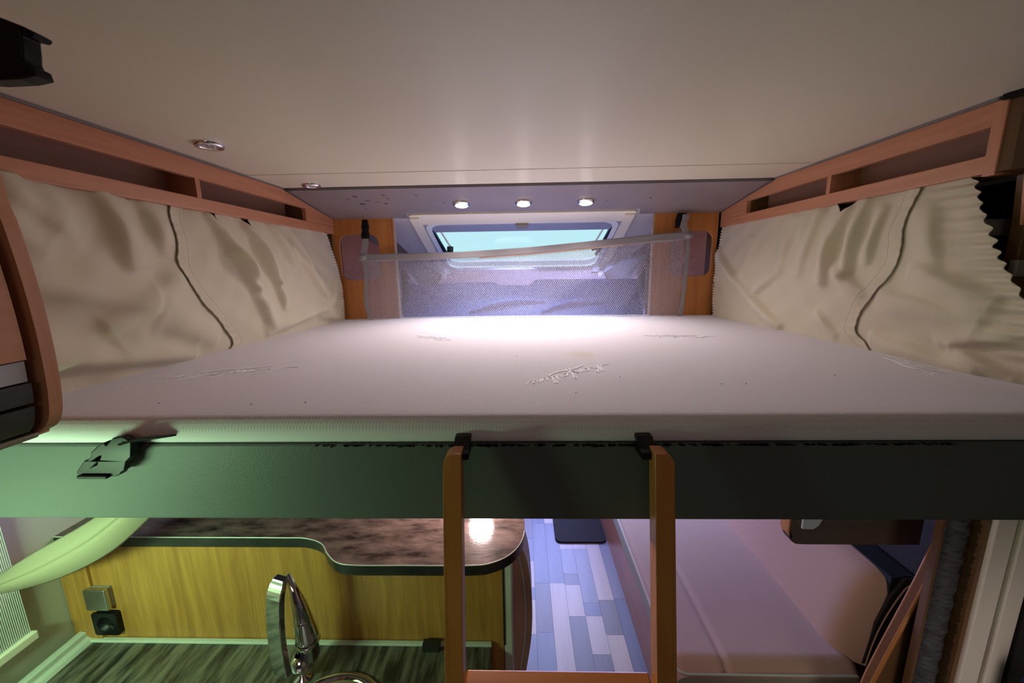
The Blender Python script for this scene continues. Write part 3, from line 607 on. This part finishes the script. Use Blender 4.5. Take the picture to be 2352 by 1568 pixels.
bb_ = obj('buckle_body', MB().prism(out, XZ, 0.585, 0.598, holes=[h1, h2]), 'black', b2, bevel=0.0015)
obj('buckle_bar', MB().box(-0.752, -0.700, 0.578, 0.587, -0.3385, -0.3325), 'black', bb_, bevel=0.002)
obj('belt', MB().ribbon([(-0.672, 0.592, -0.283), (-0.640, 0.600, -0.276), (-0.612, 0.612, -0.277), (-0.602, 0.64, -0.282)], (0, 0.5, 1), 0.026, 0.003), 'blackcloth', b2)
# ================================================================ ladder
ld = thing('bed_ladder', (0.05, 0.32, ZF), 'orange wooden ladder hooked over the middle of the bed rail', 'ladder')
def lad(x0, x1, y, ztop, rnd):
    tl = 0.19; mb = MB(); L = 1.46
    pts = []      # outline in x, along-length ; rounded outer top corner
    n = 8; R_ = 0.016
    w0, w1 = x0, x1
    if rnd < 0:
        pts = [(w1, 0)] + [(w0+R_-R_*math.sin(math.pi/2*k/n), -0.018+0.018*math.cos(math.pi/2*k/n)) for k in range(n+1)] + [(w0, -L), (w1, -L)]
    else:
        pts = [(w0, 0)] + [(w1-R_+R_*math.sin(math.pi/2*k/n), -0.018+0.018*math.cos(math.pi/2*k/n)) for k in range(n+1)] + [(w1, -L), (w0, -L)]
    return mb.prism(pts, lambda a, b, c: (a*1.0, y + c + b*tl, ztop + b), 0.0, 0.030)
zz0 = -0.283
obj('side_rail', lad(-0.126, -0.0975, 0.555, zz0, -1), 'ladder', ld, bevel=0.0008, seg=1)
obj('side_rail', lad(0.2005, 0.2305, 0.555, zz0, 1), 'ladder', ld, bevel=0.0008, seg=1)
for k in range(5):
    zc = -0.668 - k*0.235; yc = 0.555 + (zc-zz0)*0.19
    obj('rung', MB().box(-0.0985, 0.2015, yc+0.004, yc+0.05, zc-0.011, zc+0.011), 'ladderx', ld, bevel=0.003)
for x in (-0.100, 0.199):
    obj('hook', MB().prism([(0.568, -0.300), (0.606, -0.300), (0.606, -0.282), (0.64, -0.277), (0.64, -0.2735), (0.600, -0.2735), (0.580, -0.287), (0.568, -0.287)], YZ, x-0.014, x+0.012), 'black', ld, bevel=0.002)
# ================================================================ kitchen
kc = thing('kitchen_unit', (-0.58, 0.5, ZF), 'kitchen base unit with dark slate patterned worktop and pale rims', 'kitchen unit')
obj('worktop', MB().prism([(-1.095, 0.0), (-0.52, 0.0), (-0.52, 0.46), (-0.50, 0.48), (-0.080, 0.48), (-0.080, 0.773), (-1.095, 0.773)], XY, -0.915, -0.880), 'worktop', kc, bevel=0.003)
obj('cabinet', MB().prism([(-1.095, 0.02), (-0.54, 0.02), (-0.54, 0.50), (-0.095, 0.50), (-0.095, 0.773), (-1.095, 0.773)], XY, ZF, -0.915), 'brownpanel', kc)
obj('back_rim', MB().box(-1.06, -0.080, 0.762, 0.773, -0.880, -0.873), 'rim', kc, bevel=0.002)
obj('side_rim', MB().prism([(-1.085, -0.880), (-1.052, -0.880), (-1.058, -0.872), (-1.068, -0.868), (-1.070, -0.856), (-1.085, -0.853)], XZ, 0.0, 0.773), 'rim', kc, bevel=0.002)
obj('lid_clip', MB().box(-0.242, -0.201, 0.748, 0.768, -0.880, -0.862), 'edge', kc, bevel=0.002)
dv = thing('room_divider', (-0.55, 0.8, ZF), 'honey coloured wooden divider behind the kitchen worktop', 'divider')
obj('panel', MB().box(-1.03, -0.052, 0.775, 0.80, ZF, -0.625), 'oakz', dv)
obj('filler_strip', MB().box(-1.098, -1.030, 0.768, 0.80, -0.880, -0.625), 'oakz', dv, bevel=0.001)
obj('end_trim', MB().box(-0.050, -0.030, 0.770, 0.805, ZF, -0.625), 'rim', dv, bevel=0.003)
obj('end_groove', MB().box(-0.052, -0.0475, 0.7685, 0.775, -0.88, -0.66), 'dark', dv)
# raised counter with S-shaped front
ctop = spline([(-1.105, 0.776, 0), (-0.80, 0.776, 0), (-0.56, 0.776, 0), (-0.50, 0.774, 0), (-0.455, 0.757, 0), (-0.425, 0.725, 0), (-0.395, 0.702, 0), (-0.355, 0.694, 0), (-0.25, 0.694, 0), (-0.11, 0.695, 0), (-0.065, 0.704, 0), (-0.030, 0.728, 0), (-0.008, 0.765, 0), (0.000, 0.81, 0), (-0.004, 0.86, 0), (-0.03, 0.93, 0), (-0.05, 1.10, 0), (-0.05, 1.25, 0)], 6)
cpoly = [(p_.x, p_.y) for p_ in ctop] + [(-1.105, 1.25)]
cn = obj('raised_counter', MB().prism(cpoly, XY, -0.6245, -0.602), 'edge', label='dark slate counter with wavy front edge on top of the divider', cat='counter', bevel=0.0015)
inner = []
obj('counter_surface', MB().prism(cpoly, XY, -0.6020, -0.6006), 'counter', cn)
obj('top_edge_line', MB().tube([(p_.x, p_.y+0.0008, -0.6012) for p_ in ctop[:78]], 0.0013, 6), 'rim', cn)
sk = thing('switch_box', (-1.02, 0.77, -0.80), 'square brushed steel box mounted above the black socket', 'switch')
obj('cover', MB().box(-1.038, -0.984, 0.756, 0.766, -0.783, -0.727), 'steel', sk, bevel=0.003, seg=3)
obj('base', MB().box(-1.036, -0.986, 0.765, 0.775, -0.781, -0.729), 'shelfgrey', sk, bevel=0.001)
so = thing('power_socket', (-1.01, 0.77, -0.866), 'black square power socket below the steel box', 'socket')
pl_ = obj('plate', MB().prism(rrect(-1.040, -0.978, -0.858, -0.797, 0.006, 4), XZ, 0.763, 0.775, holes=[[(-1.009+0.021*math.cos(a*math.pi/12), -0.8275+0.021*math.sin(a*math.pi/12)) for a in range(24)]]), 'black', so, bevel=0.001)
obj('well', MB().lathe([(0.0215, 0), (0.020, 0.0), (0.0195, 0.010), (0.0005, 0.010)], (-1.009, 0.7635, -0.8275), (0, 1, 0), 24), 'black', pl_, smooth=True)
obj('contact', MB().box(-0.998, -0.992, 0.764, 0.768, -0.840, -0.832), 'chrome', pl_)
# wall: pleated window blind
wb = thing('window_2', (-1.09, 0.4, -0.80), 'kitchen window with pale pleated blind at the left edge', 'window', kind='structure')
pb = MB(); nP = 60
pb.grid(lambda u, v: (-1.083 + 0.004*(1 if int(round(u*2*nP)) % 2 else -1) + 0.0, 0.56+0.122*u, -0.775+0.33*v), 2*nP if False else 24, 1)
pb2 = MB()
for k in range(26):
    y = 0.605 + k*0.0032; pb2.prism([(-1.088, y), (-1.0815, y), (-1.0800, y+0.0016), (-1.0815, y+0.0032), (-1.088, y+0.0032)], XY, -0.765, -0.36)
obj('pleat', pb2, 'blind', wb, kind='stuff')
obj('blind_rail', MB().box(-1.088, -1.070, 0.590, 0.605, -0.80, -0.36), 'frame', wb, bevel=0.002)
obj('blind_bottom', MB().box(-1.088, -1.070, 0.59, 0.692, -0.785, -0.765), 'frame', wb, bevel=0.003)
obj('blind_screen', MB().box(-1.088, -1.080, -0.4, 0.59, -0.79, -0.785), 'frame', wb)
# curved pale trim under the bed
up_ = spline([(-1.099, 0.68, -0.617), (-1.05, 0.68, -0.588), (-0.99, 0.68, -0.552), (-0.875, 0.68, -0.490), (-0.79, 0.68, -0.438)], 8)
lo_ = spline([(-1.099, 0.68, -0.645), (-1.06, 0.68, -0.640), (-0.94, 0.68, -0.603), (-0.82, 0.68, -0.540), (-0.70, 0.68, -0.438)], 8)
def ctf(u, v):
    i = u*(len(up_)-1); k = min(int(i), len(up_)-2); f = i-k
    a_ = up_[k].lerp(up_[k+1], f); b_ = lo_[k].lerp(lo_[k+1], f); p_ = a_.lerp(b_, v)
    crease = -0.004*math.exp(-((v-0.45)/0.03)**2)
    return (p_.x, p_.y-0.030*math.sin(math.pi*(0.15+0.7*v))-crease, p_.z)
obj('curved_trim', MB().grid(ctf, 40, 24), 'trim', label='pale curved plastic trim arching under the bed at lower left', cat='trim', smooth=True, solid=0.006, recalc=False)
# faucet
fa = thing('kitchen_faucet', (-0.497, 0.69, -0.88), 'tall chrome kitchen faucet with broad flat spout', 'faucet')
bx, by = -0.492, 0.690
obj('base', MB().lathe([(0.020, 0), (0.020, 0.004), (0.009, 0.007), (0.009, 0.022)], (bx, by, -0.880), seg=20, caps=True), 'chrome', fa, smooth=True)
obj('ball_joint', MB().lathe([(0.0005, 0.016), (0.014, 0.018), (0.021, 0.028), (0.023, 0.040), (0.019, 0.052), (0.010, 0.060)], (bx, by, -0.880), seg=24), 'chrome', fa, smooth=True)
obj('body', MB().tube([(bx+0.010, by+0.012, -0.835), (bx+0.014, by+0.012, -0.78), (bx+0.010, by+0.006, -0.70), (bx-0.002, by, -0.622)], [0.024, 0.023, 0.015, 0.005], 14), 'chrome', fa, smooth=True)
obj('body_collar', MB().lathe([(0.0245, 0), (0.0255, 0.004), (0.024, 0.008)], (bx+0.014, by+0.012, -0.800), seg=24), 'chrome', fa, smooth=True)
obj('body_collar', MB().lathe([(0.0190, 0), (0.0200, 0.003), (0.0180, 0.006)], (bx+0.011, by+0.008, -0.740), seg=24), 'chrome', fa, smooth=True)
spp = spline([(bx-0.012, by-0.008, -0.620), (bx-0.016, by-0.022, -0.645), (bx-0.018, by-0.030, -0.690), (bx-0.019, by-0.034, -0.740), (bx-0.018, by-0.036, -0.790), (bx-0.015, by-0.037, -0.826)], 5)
obj('spout', MB().ribbon(spp, (0.30, 1, 0.12), [0.030, 0.033, 0.036, 0.037]+[0.038]*(len(spp)-4), 0.013), 'chrome', fa, bevel=0.002)
# sink
si = thing('sink', (-0.385, 0.60, -0.98), 'round stainless steel sink let into the worktop', 'sink')
sr = 0.105
obj('rim', MB().lathe([(sr+0.012, 0.0005), (sr+0.010, 0.005), (sr+0.004, 0.007), (sr-0.002, 0.004), (sr-0.006, 0.001)], (-0.392, 0.585, -0.880), seg=48), 'chrome', si, smooth=True)
obj('bowl', MB().lathe([(sr-0.006, 0.0012), (sr-0.03, 0.0010), (0.0005, 0.0008)], (-0.392, 0.585, -0.880), seg=48), 'steel', si, smooth=True)
# bench seat back behind the divider
bs = thing('dinette_seat', (-0.03, 0.9, ZF), 'beige padded seat back beyond the divider', 'seat')
prof = spline([(-0.06, -0.64, 0), (-0.03, -0.68, 0), (0.005, -0.76, 0), (0.018, -0.88, 0), (0.016, -1.0, 0), (0.0, -1.12, 0), (-0.02, -1.25, 0), (-0.02, ZF+0.01, 0)], 6)
obj('seat_back', MB().prism([(p_.x, p_.y) for p_ in prof] + [(-0.10, ZF+0.01), (-0.10, -0.64)], XZ, 0.90, 1.0), 'leather', bs, bevel=0.012, seg=3)
obj('piping', MB().tube([(p_.x-0.018, 0.896, p_.y) for p_ in prof], 0.003, 6), 'rim', bs)
# under-bed lamp
ul = thing('under_bed_lamp', (-0.12, 1.0, -0.45), 'small round lamp under the bed that shines on the counter', 'lamp')
obj('ring', MB().lathe([(0.036, 0.0), (0.036, -0.008), (0.030, -0.012)], (-0.125, 1.00, -0.436), seg=24), 'chrome', ul, smooth=True)
obj('bulb', MB().lathe([(0.0005, -0.014), (0.026, -0.012), (0.030, -0.009)], (-0.125, 1.00, -0.436), seg=24), 'glow2', ul, smooth=True)
l = bpy.data.lights.new('under_bed_glow', 'POINT'); l.energy = 8; l.color = (1.0, 0.74, 0.70); l.shadow_soft_size = 0.03
lo = bpy.data.objects.new('under_bed_glow', l); scene.collection.objects.link(lo); lo.location = (-0.125, 1.0, -0.47+HC)
# ================================================================ floor planks
pc = [mat('plank_%d' % i, c, 0.42, noise=0.25, nscale=30, stretch=(1, 0.06, 1), col2=tuple(k*0.8 for k in c)) for i, c in enumerate(
    [(0.80, 0.60, 0.48), (0.36, 0.33, 0.36), (0.28, 0.27, 0.32), (0.46, 0.40, 0.40), (0.20, 0.20, 0.26), (0.36, 0.30, 0.28)])]
PM = {}
def plank(x0, x1, y0, y1, m):
    o = obj('plank', MB().box(x0+0.0005, x1-0.0005, y0+0.0005, y1-0.0005, ZF-0.006, ZF), pc[m], floor)
random.seed(21)
pwid = 0.084
for i in range(-2, 8):
    x = -0.03 + i*pwid; y = 0.70 + random.random()*0.2; last = -1
    while y < 3.0:
        L_ = random.choice([0.08, 0.20, 0.30, 0.40, 0.52]); m_ = random.choices(range(6), [5, 4, 3, 4, 1, 2])[0]
        if m_ == last: m_ = (m_+1) % 6
        last = m_
        plank(x, x+pwid, y, y+L_, m_); y += L_
obj('floor_lining', MB().box(-1.1, 1.25, -2.4, 3.4, ZF-0.0065, ZF-0.0055), 'compart', floor)
cm = obj('floor_shadow_patch', MB().prism(rrect(0.20, 0.53, 2.22, 2.60, 0.04), XY, ZF, ZF+0.012), 'darkbrown', label='dark slab standing in for a shadow at the far end of the aisle floor', cat='mat', bevel=0.004)  # dark slab stands in for a shadow cast on the floor
# ================================================================ sofa on the right
sf = thing('side_sofa', (0.85, 1.7, ZF), 'long sofa with ribbed pinkish beige upholstery on the right', 'sofa')
obj('base', MB().box(0.535, 1.24, 1.00, 2.9, ZF, -1.40), 'bench', sf)
def cushion(x0, x1, y0, y1, z0, z1, r, nx=40, ny=40, groove=None):
    def fn(u, v):
        x = x0+(x1-x0)*u; y = y0+(y1-y0)*v
        ex = min(u*(x1-x0), (1-u)*(x1-x0)); ey = min(v*(y1-y0), (1-v)*(y1-y0)); z = z1
        for e in (ex, ey):
            if e < r: z -= (r-math.sqrt(max(0, r*r-(r-e)**2)))
        if groove is not None: z -= 0.012*math.exp(-((x-groove)/0.010)**2)
        return (x, y, z)
    mb = MB(); mb.grid(fn, nx, ny); return mb
cu = cushion(0.495, 1.10, 1.062, 2.9, -1.42, -1.30, 0.035, 90, 60, 0.664)
obj('seat_cushion', cu, 'sofa', sf, smooth=True)
obj('seat_cushion_border', MB().box(0.497, 1.10, 1.067, 2.9, -1.41, -1.332), 'sofaside', sf, bevel=0.012, seg=3)
obj('seat_piping', MB().tube([(0.499, 2.9, -1.325), (0.499, 1.10, -1.325), (0.51, 1.073, -1.325), (0.53, 1.065, -1.325), (1.08, 1.065, -1.325)], 0.004, 6), 'rim', sf)
# backrest cushion: tilted slab with rolled end
BR = MB()
def bf(u, v):
    y = 1.09 + 1.8*u; h = v
    e = min(1, u*1.8/0.10); roll = (1-math.sqrt(max(0, 1-(1-e)**2)))*0.09
    x = 1.045 + 0.10*h + 0.02*math.sin(math.pi*h)*-1 + roll*0.9
    z = -1.315 + 0.34*h
    if h > 0.85: q = (h-0.85)/0.15; x += 0.03*q*q; z -= 0.012*q*q
    return (x, y+0.0*roll, z)
BR.grid(bf, 60, 30)
obj('backrest', BR, 'sofaback', sf, smooth=True)
obj('backrest_end', MB().prism([(1.115, -1.31), (1.235, -1.31), (1.235, -0.985), (1.20, -0.985), (1.165, -1.05), (1.135, -1.15)], XZ, 1.092, 1.11), 'darkbrown', sf, bevel=0.004)
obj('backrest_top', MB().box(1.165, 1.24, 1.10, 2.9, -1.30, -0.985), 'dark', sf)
ar = thing('arm_panel', (1.08, 0.95, ZF), 'curved orange edged wooden end panel in front of the sofa', 'panel')
aa = spline([(0.965, -1.34, 0), (0.978, -1.205, 0), (1.000, -1.11, 0), (1.030, -1.0, 0), (1.058, -0.90, 0), (1.083, -0.80, 0), (1.10, -0.72, 0), (1.105, -0.60, 0)], 6)
apoly = [(p_.x, p_.y) for p_ in aa]
obj('board', MB().prism([(0.965, ZF)] + apoly + [(1.235, -0.60), (1.235, ZF)], XZ, 0.932, 0.950), 'endwood', ar)
obj('edge_band', MB().prism([(0.965, ZF)] + apoly + [(a_+0.012, b_) for a_, b_ in reversed(apoly)] + [(0.977, ZF)], XZ, 0.926, 0.956), 'ladder', ar, bevel=0.004)
# hanging fold-down flap under the bed
fl = thing('wooden_flap', (0.94, 1.0, -0.79), 'dark brown wooden flap with rounded corner under the bed rail at right', 'flap')
fo = [(0.777+0.028, -0.789), (1.118, -0.789), (1.118, -0.50), (0.752, -0.50), (0.752, -0.748)] + [(0.785-0.033*math.cos(a*math.pi/12), -0.755-0.034*math.sin(a*math.pi/12)) for a in range(1, 6)]
obj('board', MB().prism(fo, XZ, 1.0, 1.03), 'brownpanel', fl, bevel=0.001)
obj('edge_band', MB().prism([(0.748, -0.50), (0.754, -0.50), (0.754, -0.745), (0.762, -0.767), (0.756, -0.768), (0.748, -0.748)], XZ, 1.0, 1.034), 'ladder', fl)
obj('paper_label', MB().prism([(0.782, -0.735), (0.812, -0.736), (0.826, -0.725), (0.836, -0.700), (0.782, -0.700)], XZ, 0.994, 1.0), 'label', fl)
# pleated strip and door frame at the right
ps = thing('pleated_door_screen', (1.10, 0.93, ZF), 'charcoal pleated insect screen standing beside the doorway', 'screen')
pm = MB()
random.seed(3)
H0 = -1.60; nseg = 110
def psf(u, v):
    z = -0.44 + (H0+0.44)*v; x = 1.055 + 0.070*u
    return (x + 0.002*math.sin(z*90), 0.905 - 0.020*math.sin(math.pi*u) - 0.0022*math.sin(z*420+3*math.sin(z*23)+u*3) - 0.0015*math.sin(z*150+9*u), z)
pm.grid(psf, 14, 500)
obj('pleats', pm, 'pleat', ps, smooth=True, kind='stuff')
obj('screen_edge', MB().box(1.124, 1.136, 0.872, 0.91, H0, -0.44), 'endwood', ps)
obj('screen_edge', MB().box(1.048, 1.056, 0.895, 0.912, H0, -0.44), 'endwood', ps)
dr = thing('door_1', (1.2, 0.85, ZF), 'pale doorway frame at the lower right', 'door', kind='structure')
obj('door_frame', MB().box(1.135, 1.185, 0.862, 0.90, ZF, -0.50), 'pillar', dr, bevel=0.004)
obj('door_frame', MB().box(1.189, 1.235, 0.855, 0.90, ZF, -0.50), 'pillar', dr, bevel=0.004)
obj('door_curtain', MB().box(1.20, 1.245, 0.60, 0.80, ZF, -0.99), 'navy', dr)
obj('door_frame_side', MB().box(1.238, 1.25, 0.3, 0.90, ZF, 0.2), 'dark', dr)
# tall cupboard at upper right with two grey shelf edges
tc = thing('tall_cupboard', (1.1, 0.85, -0.4), 'dark open cupboard with a leaning wooden post at the right edge', 'cupboard')
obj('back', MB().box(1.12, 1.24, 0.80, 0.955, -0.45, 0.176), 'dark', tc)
obj('post', MB().prism([(1.020, 0.172), (1.11, 0.172), (1.11, -0.45), (1.03, -0.45), (1.030, -0.02), (1.030, 0.08)], XZ, 0.850, 0.875), 'endwood', tc, bevel=0.002)
obj('post_edge', MB().prism([(1.007, 0.172), (1.022, 0.172), (1.034, 0.07), (1.021, 0.07)], XZ, 0.846, 0.852), 'woodz', tc)
obj('shelf', MB().box(1.005, 1.12, 0.90, 0.955, 0.052, 0.088), 'shelfgrey', tc, bevel=0.004)
obj('shelf', MB().box(1.012, 1.12, 0.835, 0.85, -0.035, 0.000), 'shelfgrey', tc, bevel=0.004)
